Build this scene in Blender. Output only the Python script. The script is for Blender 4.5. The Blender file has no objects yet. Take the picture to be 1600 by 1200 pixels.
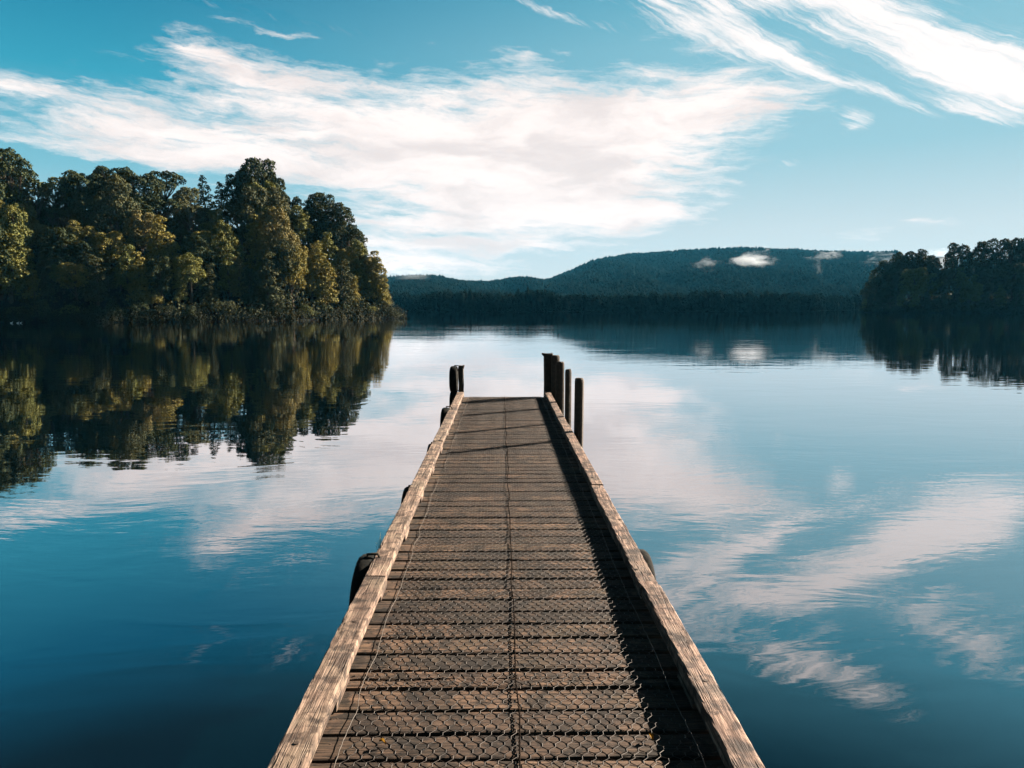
import bpy, math, random
import numpy as np
from mathutils import Vector, Matrix

D2R = math.radians
scene = bpy.context.scene
col = scene.collection
random.seed(7)

# ------------------------------------------------------------------ camera
F_PX = 1169.0            # focal length in pixels of a 1600 px wide picture
PITCH, YAW = D2R(6.0), D2R(0.83)
CAM = Vector((0.0, 0.0, 1.6))       # deck top is z = 0
WATER_Z = -1.8
cam_d = bpy.data.cameras.new("camera")
cam = bpy.data.objects.new("camera", cam_d)
col.objects.link(cam)
cam_d.sensor_width = 36.0
cam_d.lens = 36.0 * F_PX / 1600.0
cam_d.clip_start = 0.05
cam_d.clip_end = 9000
cam.location = CAM
cam.rotation_euler = (math.pi / 2 - PITCH, 0, -YAW)
scene.camera = cam

# ------------------------------------------------------------------ render settings
scene.view_settings.view_transform = 'Standard'
scene.view_settings.look = 'None'
scene.view_settings.gamma = 1.0
scene.view_settings.exposure = 2.8
EXPO = 2.0 ** 2.8
scene.render.engine = 'CYCLES'
cy = scene.cycles
cy.use_denoising = True
cy.max_bounces = 6
cy.diffuse_bounces = 2
cy.glossy_bounces = 3
cy.transmission_bounces = 2
cy.transparent_max_bounces = 6
cy.volume_bounces = 0
cy.sample_clamp_indirect = 6.0
cy.caustics_reflective = False
cy.caustics_refractive = False

# ------------------------------------------------------------------ sun
SUN_AZ, SUN_EL = D2R(60.0), D2R(23.0)     # azimuth measured from +Y towards +X
SUN_DIR = Vector((math.sin(SUN_AZ) * math.cos(SUN_EL), math.cos(SUN_AZ) * math.cos(SUN_EL), math.sin(SUN_EL)))
sd = bpy.data.lights.new("sun", 'SUN')
sd.energy = 5.0
sd.angle = D2R(0.5)
sd.color = (1.0, 0.84, 0.68)
so = bpy.data.objects.new("sun", sd)
col.objects.link(so)
so.rotation_euler = SUN_DIR.to_track_quat('Z', 'Y').to_euler()
so.location = (30, 20, 40)

# ------------------------------------------------------------------ directions
Fv = Vector((math.sin(YAW) * math.cos(PITCH), math.cos(YAW) * math.cos(PITCH), -math.sin(PITCH)))
Rv = Vector((math.cos(YAW), -math.sin(YAW), 0))
Uv = Rv.cross(Fv)


def ray(px, py):
    return (Fv + Rv * ((px - 800) / F_PX) + Uv * ((600 - py) / F_PX)).normalized()


def az_of(px, py=480):
    d = ray(px, py)
    return math.atan2(d.x, d.y)


def azel(px, py):
    d = ray(px, py)
    return math.degrees(math.atan2(d.x, d.y)), math.degrees(math.asin(d.z))


def tan_el(px, py):
    d = ray(px, py)
    return d.z / math.hypot(d.x, d.y)


# ------------------------------------------------------------------ world: sky with clouds
world = bpy.data.worlds.new("World")
scene.world = world
world.use_nodes = True
wt = world.node_tree
wt.nodes.clear()


class NT:
    """small helper for building node trees"""
    def __init__(self, tree):
        self.t = tree

    def new(self, typ, **kw):
        n = self.t.nodes.new(typ)
        for k, v in kw.items():
            setattr(n, k, v)
        return n

    def put(self, sock, v):
        if v is None:
            return
        if isinstance(v, bpy.types.NodeSocket):
            self.t.links.new(v, sock)
        else:
            if isinstance(v, (tuple, list)) and len(v) == 3 and sock.type == 'RGBA':
                v = (*v, 1.0)
            sock.default_value = v

    def math(self, op, a, b=None, c=None, clamp=False):
        n = self.new('ShaderNodeMath', operation=op, use_clamp=clamp)
        self.put(n.inputs[0], a)
        self.put(n.inputs[1], b)
        self.put(n.inputs[2], c)
        return n.outputs[0]

    def vmath(self, op, a, b=None, scale=None):
        n = self.new('ShaderNodeVectorMath', operation=op)
        self.put(n.inputs[0], a)
        self.put(n.inputs[1], b)
        if scale is not None:
            self.put(n.inputs['Scale'], scale)
        return n.outputs[0]

    def mix(self, f, a, b, blend='MIX'):
        n = self.new('ShaderNodeMix', data_type='RGBA', blend_type=blend)
        self.put(n.inputs[0], f)
        self.put(n.inputs[6], a)
        self.put(n.inputs[7], b)
        return n.outputs[2]

    def noise(self, vec, scale, detail=4, rough=0.55, dist=0.0, color=False, lac=2.0):
        n = self.new('ShaderNodeTexNoise')
        self.put(n.inputs['Vector'], vec)
        n.inputs['Scale'].default_value = scale
        n.inputs['Detail'].default_value = detail
        n.inputs['Roughness'].default_value = rough
        n.inputs['Lacunarity'].default_value = lac
        n.inputs['Distortion'].default_value = dist
        return n.outputs[1] if color else n.outputs[0]

    def mapping(self, vec, loc=(0, 0, 0), rot=(0, 0, 0), scale=(1, 1, 1), typ='POINT'):
        n = self.new('ShaderNodeMapping', vector_type=typ)
        self.put(n.inputs[0], vec)
        n.inputs[1].default_value = loc
        n.inputs[2].default_value = rot
        n.inputs[3].default_value = scale
        return n.outputs[0]

    def ramp(self, f, stops, interp='LINEAR'):
        n = self.new('ShaderNodeValToRGB')
        n.color_ramp.interpolation = interp
        cr = n.color_ramp
        while len(cr.elements) < len(stops):
            cr.elements.new(0.5)
        for e, (p, c) in zip(cr.elements, stops):
            e.position = p
            e.color = (*c, 1.0) if len(c) == 3 else c
        self.put(n.inputs[0], f)
        return n.outputs[0]

    def smooth(self, v, lo, hi, a=0.0, b=1.0):
        n = self.new('ShaderNodeMapRange', interpolation_type='SMOOTHSTEP')
        self.put(n.inputs[0], v)
        n.inputs[1].default_value = lo
        n.inputs[2].default_value = hi
        n.inputs[3].default_value = a
        n.inputs[4].default_value = b
        return n.outputs[0]


def srgb(r, g, b):
    f = lambda c: (c / 255 / 12.92) if c / 255 <= 0.04045 else ((c / 255 + 0.055) / 1.055) ** 2.4
    return (f(r), f(g), f(b))


W = NT(wt)
tc = W.new('ShaderNodeTexCoord').outputs['Generated']
sp = W.new('ShaderNodeSeparateXYZ')
W.put(sp.inputs[0], tc)
az = W.math('MULTIPLY', W.math('ARCTAN2', sp.outputs[0], sp.outputs[1]), 57.29578)
el = W.math('MULTIPLY', W.math('ARCSINE', sp.outputs[2]), 57.29578)
elp = W.math('DIVIDE', W.math('MAXIMUM', el, 0.0), 60.0)
left = W.ramp(elp, [(0.0, srgb(222, 227, 228)), (0.07, srgb(192, 213, 220)), (0.15, srgb(128, 191, 208)), (0.25, srgb(50, 160, 188)),
                    (0.37, srgb(0, 118, 156)), (0.47, srgb(0, 50, 68)), (1.0, srgb(0, 32, 54))])
right = W.ramp(elp, [(0.0, srgb(226, 230, 230)), (0.09, srgb(206, 220, 225)), (0.18, srgb(158, 203, 216)), (0.30, srgb(136, 193, 210)),
                     (0.38, srgb(92, 174, 198)), (0.52, srgb(0, 66, 86)), (1.0, srgb(0, 38, 60))])
side = W.smooth(az, -30.0, 22.0)
grad = W.mix(side, left, right)
nish = W.new('ShaderNodeTexSky', sky_type='NISHITA')
nish.sun_disc = False
nish.sun_elevation = SUN_EL
nish.sun_rotation = SUN_AZ
nish.ozone_density = 3.0
nsc = W.vmath('SCALE', nish.outputs[0], scale=0.10)
skyc = W.mix(0.04, grad, nsc)

# clouds are laid out by compass direction and height above the horizon
pos = W.new('ShaderNodeCombineXYZ')
W.put(pos.inputs[0], az)
W.put(pos.inputs[1], el)
pos = pos.outputs[0]
wn = W.noise(W.mapping(pos, scale=(0.10, 0.24, 1.0)), 1.0, 6, 0.62, color=True)
wn = W.vmath('SUBTRACT', wn, (0.5, 0.5, 0.5))
warp = W.vmath('ADD', pos, W.vmath('MULTIPLY', wn, (9.0, 3.6, 0.0)))


def ell(vec, px, py, rx, ry, rot=0.0, w=1.0):
    """one soft ellipse of cloud; centre and radii come from picture pixels, turned into sky angles"""
    a0, e0 = azel(px, py)
    a1, _ = azel(px + 20, py)
    _, e1 = azel(px, py - 20)
    kx, ky = abs(a1 - a0) / 20, abs(e1 - e0) / 20
    m = W.mapping(vec, (a0, e0, 0), (0, 0, D2R(-rot)), (rx * kx, ry * ky, 1), 'TEXTURE')
    g = W.new('ShaderNodeTexGradient', gradient_type='SPHERICAL')
    W.put(g.inputs[0], m)
    return W.math('MULTIPLY', g.outputs['Fac'], w)


def total(vec, items):
    s = None
    for it in items:
        g = ell(vec, *it)
        s = g if s is None else W.math('ADD', s, g)
    return s


MAIN = [  # (px, py, rx, ry, tilt, weight)
    (650, 225, 560, 135, 4, 1.5), (400, 105, 190, 48, 8, 0.75), (170, 190, 330, 60, 4, 0.8), (20, 145, 130, 22, 3, 0.5),
    (330, 247, 380, 26, 3, 0.85), (850, 265, 330, 110, 6, 1.0), (760, 340, 300, 60, 2, 0.6), (1110, 125, 190, 40, 10, 0.95),
    (1060, 170, 260, 42, 0, 0.7), (1000, 215, 250, 30, 0, 0.55), (960, 330, 190, 26, 4, 0.9), (960, 262, 210, 18, 0, 0.4), (690, 385, 200, 15, 2, 0.8),
    (620, 352, 170, 16, 0, 0.7), (950, 355, 80, 20, -4, 0.5), (420, 46, 110, 10, 3, 0.55), (810, 96, 80, 24, 12, 0.7), (880, 84, 60, 10, 8, 0.4),
    (665, 68, 40, 7, 0, 0.5), (1110, 60, 240, 50, 22, 0.35), (690, 410, 150, 22, 0, 0.4), (960, 150, 330, 50, 5, 0.6), (920, 212, 360, 62, 2, 0.6), (1130, 182, 190, 24, 0, 0.7), (740, 372, 360, 80, 0, 0.42), (620, 405, 260, 40, 0, 0.4), (330, 80, 120, 26, 12, 0.5), (1225, 335, 45, 9, 0, 0.5), (1440, 350, 120, 16, 6, 0.35),
    (1350, 372, 120, 16, 0, 0.4), (620, 418, 130, 20, 0, 0.5), (840, 385, 130, 20, 0, 0.45),
]
CIRRUS = [
    (1105, 25, 230, 62, 25, 1.35), (1240, 98, 200, 34, 25, 1.35), (1370, 142, 130, 18, 22, 0.9), (1290, 42, 90, 17, 28, 0.9), (1180, -10, 300, 36, 8, 0.7),
    (1400, 35, 290, 62, 30, 1.2), (1490, 88, 290, 78, 28, 1.7), (1585, 132, 220, 58, 20, 1.4), (1520, 172, 160, 26, 16, 0.8),
    (1327, 185, 42, 24, 30, 1.1), (1325, 207, 30, 14, 5, 0.8), (850, 12, 170, 12, 12, 0.7), (1000, 22, 140, 12, 24, 0.8), (1230, 250, 40, 8, 0, 0.5),
    (1340, -165, 210, 66, -8, 1.7), (1590, -115, 190, 66, -8, 1.4), (1180, -40, 220, 50, 20, 0.8), (1130, -70, 150, 60, -12, 0.8), (1230, -25, 240, 45, -15, 0.8),
    (1480, -30, 340, 60, 0, 0.8), (400, -120, 260, 60, -12, 0.32), (420, 20, 200, 12, 5, 0.3),
]
m_main = total(warp, MAIN)
warp2 = W.vmath('ADD', pos, W.vmath('MULTIPLY', wn, (5.0, 3.0, 0.0)))
warp3 = W.vmath('ADD', pos, W.vmath('MULTIPLY', wn, (2.5, 1.6, 0.0)))
m_cir = total(warp2, CIRRUS)
warp3_ = W.vmath('ADD', pos, W.vmath('MULTIPLY', wn, (2.5, 1.6, 0.0)))
n1 = W.noise(W.mapping(warp, scale=(0.13, 0.62, 1.0)), 1.0, 9, 0.64)
n1b = W.noise(W.mapping(W.mapping(warp3_, (3, 8, 0), rot=(0, 0, D2R(5))), scale=(0.32, 2.1, 1.0)), 1.0, 8, 0.66, 0.3)
n2 = W.noise(W.mapping(W.mapping(warp3, rot=(0, 0, D2R(27))), scale=(0.085, 1.05, 1.0)), 1.0, 10, 0.70, 0.25)
a_main = W.math('ADD', m_main, W.math('ADD', W.math('MULTIPLY_ADD', n1, 2.0, -1.05), W.math('MULTIPLY_ADD', n1b, 1.6, -0.83)))
a_main = W.math('MULTIPLY', a_main, W.smooth(m_main, 0.0, 0.22))
n3 = W.noise(W.mapping(W.mapping(warp3, rot=(0, 0, D2R(31))), (9, 4, 0), scale=(0.16, 3.0, 1.0)), 1.0, 6, 0.66, 0.2)
a_cir = W.math('ADD', m_cir, W.math('ADD', W.math('MULTIPLY_ADD', n2, 4.2, -2.35), W.math('MULTIPLY_ADD', n3, 2.4, -1.25)))
a_cir = W.math('MULTIPLY', a_cir, W.smooth(m_cir, 0.0, 0.3))
al1 = W.smooth(a_main, 0.0, 1.15)
al2 = W.smooth(a_cir, -0.1, 1.85, 0, 1.0)
alpha = W.math('MAXIMUM', al1, al2)
shade = W.noise(W.mapping(warp, (5, 1, 0), scale=(0.10, 0.4, 1.0)), 1.0, 6, 0.6)
ccol = W.mix(W.smooth(shade, 0.38, 0.66), tuple(1.22 * v for v in srgb(246, 234, 229)), tuple(1.08 * v for v in srgb(232, 221, 218)))
ccol = W.mix(W.smooth(al1, 0.1, 0.9), tuple(1.2 * v for v in srgb(244, 236, 233)), ccol)
fade = W.smooth(el, -1.0, 30.0, 0.985, 1.0)
skyc = W.mix(W.math('MULTIPLY', alpha, fade), skyc, ccol)
bg = W.new('ShaderNodeBackground')
W.put(bg.inputs[0], skyc)
bg.inputs[1].default_value = 1.0 / EXPO
wo = W.new('ShaderNodeOutputWorld')
W.put(wo.inputs[0], bg.outputs[0])
world.cycles.sampling_method = 'MANUAL'
world.cycles.sample_map_resolution = 512


# ------------------------------------------------------------------ object helpers
def tag(o, label=None, cat=None, group=None, kind=None):
    for k, v in (('label', label), ('category', cat), ('group', group), ('kind', kind)):
        if v is not None:
            o[k] = v
    return o


def empty(name, loc=(0, 0, 0), **kw):
    o = bpy.data.objects.new(name, None)
    o.empty_display_size = 0.3
    o.location = loc
    col.objects.link(o)
    return tag(o, **kw)


def link_mesh(name, me, mat=None, parent=None):
    o = bpy.data.objects.new(name, me)
    col.objects.link(o)
    if mat is not None and not me.materials:
        me.materials.append(mat)
    if parent is not None:
        o.parent = parent
    return o


def mesh_np(name, verts, faces, smooth=False):
    """verts (N,3), faces (M,k) arrays"""
    verts = np.asarray(verts, np.float32)
    faces = np.asarray(faces, np.int32)
    me = bpy.data.meshes.new(name)
    me.vertices.add(len(verts))
    me.vertices.foreach_set('co', verts.ravel())
    k = faces.shape[1]
    me.loops.add(faces.size)
    me.loops.foreach_set('vertex_index', faces.ravel())
    me.polygons.add(len(faces))
    me.polygons.foreach_set('loop_start', np.arange(0, faces.size, k, dtype=np.int32))
    if smooth:
        me.polygons.foreach_set('use_smooth', np.ones(len(faces), bool))
    me.update(calc_edges=True)
    return me


class MB:
    def __init__(self):
        self.v, self.f = [], []

    def add(self, vs, fs):
        b = len(self.v)
        self.v += [tuple(v) for v in vs]
        self.f += [tuple(i + b for i in f) for f in fs]

    def box(self, x0, x1, y0, y1, z0, z1):
        self.add([(x, y, z) for z in (z0, z1) for y in (y0, y1) for x in (x0, x1)],
                 [(0, 2, 3, 1), (4, 5, 7, 6), (0, 1, 5, 4), (2, 6, 7, 3), (0, 4, 6, 2), (1, 3, 7, 5)])

    def tube(self, pts, rads, n=8, cap=True, squash=1.0):
        pts = [Vector(p) for p in pts]
        rings = []
        up = Vector((0.13, 0.21, 1)).normalized()
        for i, p in enumerate(pts):
            d = (pts[min(i + 1, len(pts) - 1)] - pts[max(i - 1, 0)]).normalized()
            a = d.cross(up)
            if a.length < 0.2:
                a = d.cross(Vector((1, 0, 0)))
            a.normalize()
            b = d.cross(a)
            r = rads[i] if isinstance(rads, (list, tuple)) else rads
            rings.append([p + (a * math.cos(t) + b * math.sin(t) * squash) * r for t in [2 * math.pi * k / n for k in range(n)]])
        vs = [v for r in rings for v in r]
        fs = []
        for i in range(len(pts) - 1):
            for k in range(n):
                fs.append((i * n + k, i * n + (k + 1) % n, (i + 1) * n + (k + 1) % n, (i + 1) * n + k))
        if cap:
            fs.append(tuple(range(n))[::-1])
            fs.append(tuple((len(pts) - 1) * n + k for k in range(n)))
        self.add(vs, fs)

    def build(self, name, mat, parent=None, smooth=False):
        me = bpy.data.meshes.new(name)
        me.from_pydata(self.v, [], self.f)
        if smooth:
            me.polygons.foreach_set('use_smooth', [True] * len(me.polygons))
        me.update()
        return link_mesh(name, me, mat, parent)


def beam_mesh(axis, a0, a1, c, w, t, rng, bev=0.008, seg=0.12, wob=0.003, edge=0.003, ends=True):
    """A worn sawn timber along x or y: bevelled profile of 12 points, swept with wobble.
    c = (centre across, top z). w across, t thick."""
    n = max(2, int(abs(a1 - a0) / seg))
    hw = w / 2
    prof = [(-hw, -bev * 1.3), (-hw + bev * .35, -bev * .35), (-hw + bev * 1.3, 0), (-hw * .33, 0.0008), (hw * .33, 0.0008), (hw - bev * 1.3, 0),
            (hw - bev * .35, -bev * .35), (hw, -bev * 1.3), (hw, -t + bev), (hw - bev, -t), (-hw + bev, -t), (-hw, -t + bev)]
    k = len(prof)
    vs, fs = [], []
    ph = rng.random(4) * 6.28
    for i in range(n + 1):
        s = i / n
        a = a0 + (a1 - a0) * s
        wx = wob * (math.sin(a * 1.7 + ph[0]) + .5 * math.sin(a * 4.3 + ph[1]))
        wz = wob * .6 * (math.sin(a * 1.3 + ph[2]) + .5 * math.sin(a * 5.1 + ph[3]))
        for j, (u, z) in enumerate(prof):
            e = edge * (rng.random() - .5) * (2.0 if j in (0, 1, 2, 5, 6, 7) else .5)
            e2 = edge * (rng.random() - .5) * (1.2 if j in (1, 2, 5, 6) else .35)
            aa = a + (0.004 * (rng.random() - .5) if i in (0, n) else 0)
            u2, z2 = c[0] + wx + u + e, c[1] + wz + z + e2
            vs.append((aa, u2, z2) if axis == 'x' else (u2, aa, z2))
    flip = (axis == 'x') == (a1 > a0)
    for i in range(n):
        for j in range(k):
            q = (i * k + j, i * k + (j + 1) % k, (i + 1) * k + (j + 1) % k, (i + 1) * k + j)
            fs.append(q if flip else q[::-1])
    e0, e1 = tuple(range(k)), tuple(n * k + j for j in range(k))
    fs += [e0[::-1], e1] if flip else [e0, e1[::-1]]
    return vs, fs


def material(name, build):
    m = bpy.data.materials.new(name)
    m.use_nodes = True
    m.node_tree.nodes.clear()
    T = NT(m.node_tree)
    out = T.new('ShaderNodeOutputMaterial')
    build(T, out)
    return m


def principled(T, out, color, rough=0.8, spec=0.3, normal=None, **kw):
    b = T.new('ShaderNodeBsdfPrincipled')
    T.put(b.inputs['Base Color'], color)
    T.put(b.inputs['Roughness'], rough)
    T.put(b.inputs['Specular IOR Level'], spec)
    if normal is not None:
        T.put(b.inputs['Normal'], normal)
    for k, v in kw.items():
        T.put(b.inputs[k.replace('_', ' ')], v)
    T.put(out.inputs[0], b.outputs[0])
    return b


def bump(T, h, dist=0.01, strength=1.0, normal=None):
    n = T.new('ShaderNodeBump')
    n.inputs['Strength'].default_value = strength
    n.inputs['Distance'].default_value = dist
    T.put(n.inputs['Height'], h)
    if normal is not None:
        T.put(n.inputs['Normal'], normal)
    return n.outputs[0]


# ------------------------------------------------------------------ materials
def wood_mat(name, along, light, mid, dark, grey, gs=1.0, spots=0.5, rnd=0.35, bd=0.006):
    def b(T, out):
        co = T.new('ShaderNodeTexCoord').outputs['Object']
        oi = T.new('ShaderNodeObjectInfo')
        r = oi.outputs['Random']
        off = T.vmath('SCALE', (7.3, 3.1, 1.7), scale=T.math('MULTIPLY', r, 9.0))
        co = T.vmath('ADD', co, off)
        s = (1.6, 26, 26) if along == 'x' else (26, 1.6, 26)
        s = tuple(v * gs for v in s)
        fine = T.noise(T.mapping(co, scale=tuple(v * 3.2 for v in s)), 1.0, 4, 0.65, 0.6)
        grain = T.noise(T.mapping(co, scale=s), 1.0, 6, 0.62, 1.3)
        blot = T.noise(co, 3.4, 5, 0.6, 0.8)
        blot2 = T.noise(co, 11.0, 5, 0.65, 0.4)
        c = T.mix(T.smooth(grain, 0.36, 0.62), mid, light)
        c = T.mix(T.smooth(fine, 0.46, 0.62, 0, 0.8), c, T.vmath('SCALE', mid, scale=0.7))
        c = T.mix(T.smooth(blot, 0.44, 0.66, 0, 0.65), c, grey)
        c = T.mix(T.smooth(blot2, 0.47, 0.60, 0, spots), c, dark)
        band = T.noise(T.mapping(co, (3, 1, 2), scale=(2.6, 1.2, 1) if along == 'x' else (1.6, 5.5, 1)), 1.0, 5, 0.62, 0.7)
        c = T.mix(T.smooth(band, 0.50, 0.62, 0, spots), c, T.vmath('SCALE', c, scale=0.32))
        crack = T.noise(T.mapping(co, scale=tuple(v * (0.5 if v < 20 else 1.1) for v in s)), 1.0, 3, 0.5, 1.0)
        ck = T.math('ABSOLUTE', T.math('SUBTRACT', crack, 0.5))
        cr = T.smooth(ck, 0.0, 0.03, 1.0, 0.0)
        cr = T.math('MULTIPLY', cr, T.smooth(blot, 0.35, 0.6))
        c = T.mix(T.math('MULTIPLY', cr, 0.85), c, tuple(v * .35 for v in dark))
        br = T.math('MULTIPLY_ADD', r, rnd, 1.0 - rnd * .55)
        c = T.vmath('SCALE', c, scale=br)
        h = T.math('ADD', T.math('MULTIPLY', grain, 0.7), T.math('MULTIPLY', fine, 0.5))
        h = T.math('SUBTRACT', h, T.math('MULTIPLY', cr, 0.8))
        principled(T, out, c, 0.82, 0.25, bump(T, h, bd, 0.8))
    return material(name, b)


M_PLANK = wood_mat('deck_wood', 'x', (0.0892, 0.0539, 0.0331), (0.0309, 0.0181, 0.0111), (0.0058, 0.0038, 0.0019), (0.0320, 0.0237, 0.0127), 1.0, 0.9, 0.85, 0.012)
M_RAIL = wood_mat('rail_wood', 'y', (0.2195, 0.1567, 0.1182), (0.0748, 0.0469, 0.0340), (0.0186, 0.0102, 0.0070), (0.1462, 0.1140, 0.0823), 0.9, 0.8, 0.2, 0.012)
M_RAILR = wood_mat('rail_wood_red', 'y', (0.2348, 0.1572, 0.1176), (0.0577, 0.0315, 0.0224), (0.0149, 0.0079, 0.0060), (0.1332, 0.1007, 0.0774), 1.0, 0.85, 0.2, 0.012)
M_POST = wood_mat('post_wood', 'z', (0.0400, 0.0288, 0.0200), (0.0224, 0.0168, 0.0120), (0.0048, 0.0056, 0.0048), (0.0192, 0.0192, 0.0136), 1.0, 0.5, 0.3)


def b_rubber(T, out):
    co = T.new('ShaderNodeTexCoord').outputs['Object']
    n = T.noise(co, 14, 5, 0.6)
    c = T.mix(T.smooth(n, 0.45, 0.7), (0.003, 0.004, 0.004), (0.010, 0.010, 0.008))
    principled(T, out, c, 0.9, 0.08, bump(T, T.noise(co, 60, 3), 0.003))


M_RUBBER = material('old_rubber', b_rubber)


def b_wire(T, out):
    co = T.new('ShaderNodeTexCoord').outputs['Object']
    n = T.noise(co, 22, 4, 0.6)
    c = T.mix(T.smooth(n, 0.42, 0.62), (0.007, 0.005, 0.004), (0.026, 0.021, 0.017))
    principled(T, out, c, 0.55, 0.5, Metallic=0.35)


M_WIRE = material('rusty_wire', b_wire)
M_EDGE_WIRE = material('zinc_wire', lambda T, out: principled(T, out, (0.034, 0.028, 0.022), 0.7, 0.3, Metallic=0.2))
M_SEAM = material('dark_wire', lambda T, out: principled(T, out, (0.008, 0.006, 0.005), 0.95, 0.02))
M_ROPE = material('old_rope', lambda T, out: principled(T, out, (0.020, 0.017, 0.012), 0.9, 0.1))
M_IRON = material('rusty_iron', lambda T, out: principled(T, out, (0.028, 0.018, 0.012), 0.7, 0.4))


def b_water(T, out):
    g = T.new('ShaderNodeNewGeometry').outputs['Position']
    w = T.vmath('MULTIPLY', g, (1.0, 1.0, 0.0))
    # long smooth undulations, medium swirls, fine ripples in wind-brushed patches
    warp = T.vmath('SCALE', T.vmath('SUBTRACT', T.noise(w, 0.16, 2, 0.5, color=True), (0.5, 0.5, 0.5)), scale=3.0)
    ww = T.vmath('ADD', w, warp)
    big = T.noise(T.mapping(w, scale=(0.10, 0.22, 1)), 1.0, 3, 0.5)
    mid = T.noise(T.mapping(ww, rot=(0, 0, 0.2), scale=(0.42, 1.0, 1)), 1.0, 2, 0.5, 0.8)
    fine = T.noise(T.mapping(ww, rot=(0, 0, -0.15), scale=(1.5, 4.2, 1)), 1.0, 3, 0.55)
    patch = T.noise(T.mapping(w, (40, 3, 0), scale=(0.020, 0.045, 1)), 1.0, 3, 0.55, 0.5)
    pf = T.smooth(patch, 0.42, 0.66, 0.10, 1.0)
    h = T.math('MULTIPLY', big, 0.010)
    h = T.math('MULTIPLY_ADD', mid, 0.0038, h)
    h = T.math('ADD', h, T.math('MULTIPLY', T.math('MULTIPLY', fine, 0.0024), pf))
    deep = T.noise(w, 0.05, 2)
    c = T.mix(deep, (0.0, 0.0010, 0.0016), (0.0, 0.0018, 0.0026))
    nb = bump(T, h, 1.0, 1.0)
    b = T.new('ShaderNodeBsdfDiffuse')
    T.put(b.inputs[0], c)
    gl = T.new('ShaderNodeBsdfGlossy')
    T.put(gl.inputs['Color'], (0.99, 0.98, 1.0))
    gl.inputs['Roughness'].default_value = 0.0
    T.put(gl.inputs['Normal'], nb)
    lw = T.new('ShaderNodeLayerWeight')
    lw.inputs[0].default_value = 0.5
    T.put(lw.inputs['Normal'], nb)
    fr = T.math('MULTIPLY_ADD', T.math('POWER', lw.outputs['Facing'], 1.85), 0.97, 0.03)
    m = T.new('ShaderNodeMixShader')
    T.put(m.inputs[0], fr)
    T.put(m.inputs[1], b.outputs[0])
    T.put(m.inputs[2], gl.outputs[0])
    T.put(out.inputs[0], m.outputs[0])


M_WATER = material('lake_water', b_water)


def leaf_mat(name, warm):
    def b(T, out):
        oi = T.new('ShaderNodeObjectInfo')
        co = T.new('ShaderNodeTexCoord').outputs['Object']
        n1 = T.noise(co, 0.35, 3, 0.6)
        n2 = T.noise(co, 2.5, 2, 0.6)
        c = T.mix(T.smooth(n1, 0.38, 0.62), oi.outputs['Color'], T.vmath('MULTIPLY', oi.outputs['Color'], warm))
        c = T.vmath('SCALE', c, scale=T.math('MULTIPLY_ADD', n2, 1.3, 0.35))
        d = T.new('ShaderNodeBsdfPrincipled')
        T.put(d.inputs['Base Color'], c)
        d.inputs['Roughness'].default_value = 0.75
        d.inputs['Specular IOR Level'].default_value = 0.06
        t = T.new('ShaderNodeBsdfTranslucent')
        T.put(t.inputs[0], T.vmath('MULTIPLY', c, (1.3, 1.2, 0.5)))
        m = T.new('ShaderNodeMixShader')
        m.inputs[0].default_value = 0.10
        T.put(m.inputs[1], d.outputs[0])
        T.put(m.inputs[2], t.outputs[0])
        T.put(out.inputs[0], m.outputs[0])
    return material(name, b)


M_LEAF = leaf_mat('foliage', (1.22, 1.06, 0.85))
M_LEAF_D = leaf_mat('foliage_dark', (1.2, 1.1, 0.9))
M_BARK = material('bark', lambda T, out: principled(T, out, (0.050, 0.040, 0.030), 0.9, 0.1))


def b_far(T, out):
    g = T.new('ShaderNodeNewGeometry').outputs['Position']
    n = T.noise(g, 0.13, 3, 0.7)
    n2 = T.noise(g, 0.012, 3, 0.6)
    c = T.mix(T.smooth(n, 0.35, 0.68), (0.0008, 0.0036, 0.0040), (0.0064, 0.0094, 0.0078))  # leaf colour shifted to teal: distance haze painted in besides the haze volume
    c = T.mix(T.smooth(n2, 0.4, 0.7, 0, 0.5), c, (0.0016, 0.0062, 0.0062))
    principled(T, out, c, 1.0, 0.0)


M_FAR = material('far_foliage', b_far)
M_SOIL = material('forest_soil', lambda T, out: principled(T, out, T.mix(T.noise(T.new('ShaderNodeNewGeometry').outputs['Position'], 0.4, 4), (0.0015, 0.0016, 0.001), (0.004, 0.0036, 0.0024)), 0.95, 0.05))

# ------------------------------------------------------------------ water
LX0, LX1, LY0, LY1 = -2900, 2900, -400, 3300
wm = MB()
wm.add([(LX0, LY0, WATER_Z), (LX1, LY0, WATER_Z), (LX1, LY1, WATER_Z), (LX0, LY1, WATER_Z)], [(0, 1, 2, 3)])
tag(wm.build('water', M_WATER), kind='structure')

# ------------------------------------------------------------------ far hills
RIDGE = [(300, 432), (600, 429), (640, 425), (690, 428), (720, 433), (760, 437), (800, 435), (820, 434), (850, 439), (862, 437), (880, 429), (900, 419),
         (920, 410), (945, 404), (970, 399), (1000, 396), (1040, 393), (1100, 391), (1160, 389), (1240, 389), (1300, 391), (1380, 393),
         (1460, 391), (1600, 395), (1900, 400)]
R_AZ = np.array([az_of(x) for x, y in RIDGE])
R_TE = np.array([tan_el(x, y) for x, y in RIDGE])
SHORE = [(-400, 620), (300, 600), (600, 560), (640, 520), (680, 440), (760, 405), (860, 410), (1000, 440), (1100, 440), (1200, 450), (1270, 480), (1310, 560),
         (1360, 640), (1600, 700), (2100, 700)]
S_AZ = np.array([az_of(x) for x, y in SHORE])
S_R = np.array([y for x, y in SHORE], float)


def ridge_r(a):
    x = (a - az_of(835)) / 0.05
    s = 1 / (1 + np.exp(-x * 2.5))
    return 1700 + (2500 - 1700) * s


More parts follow.
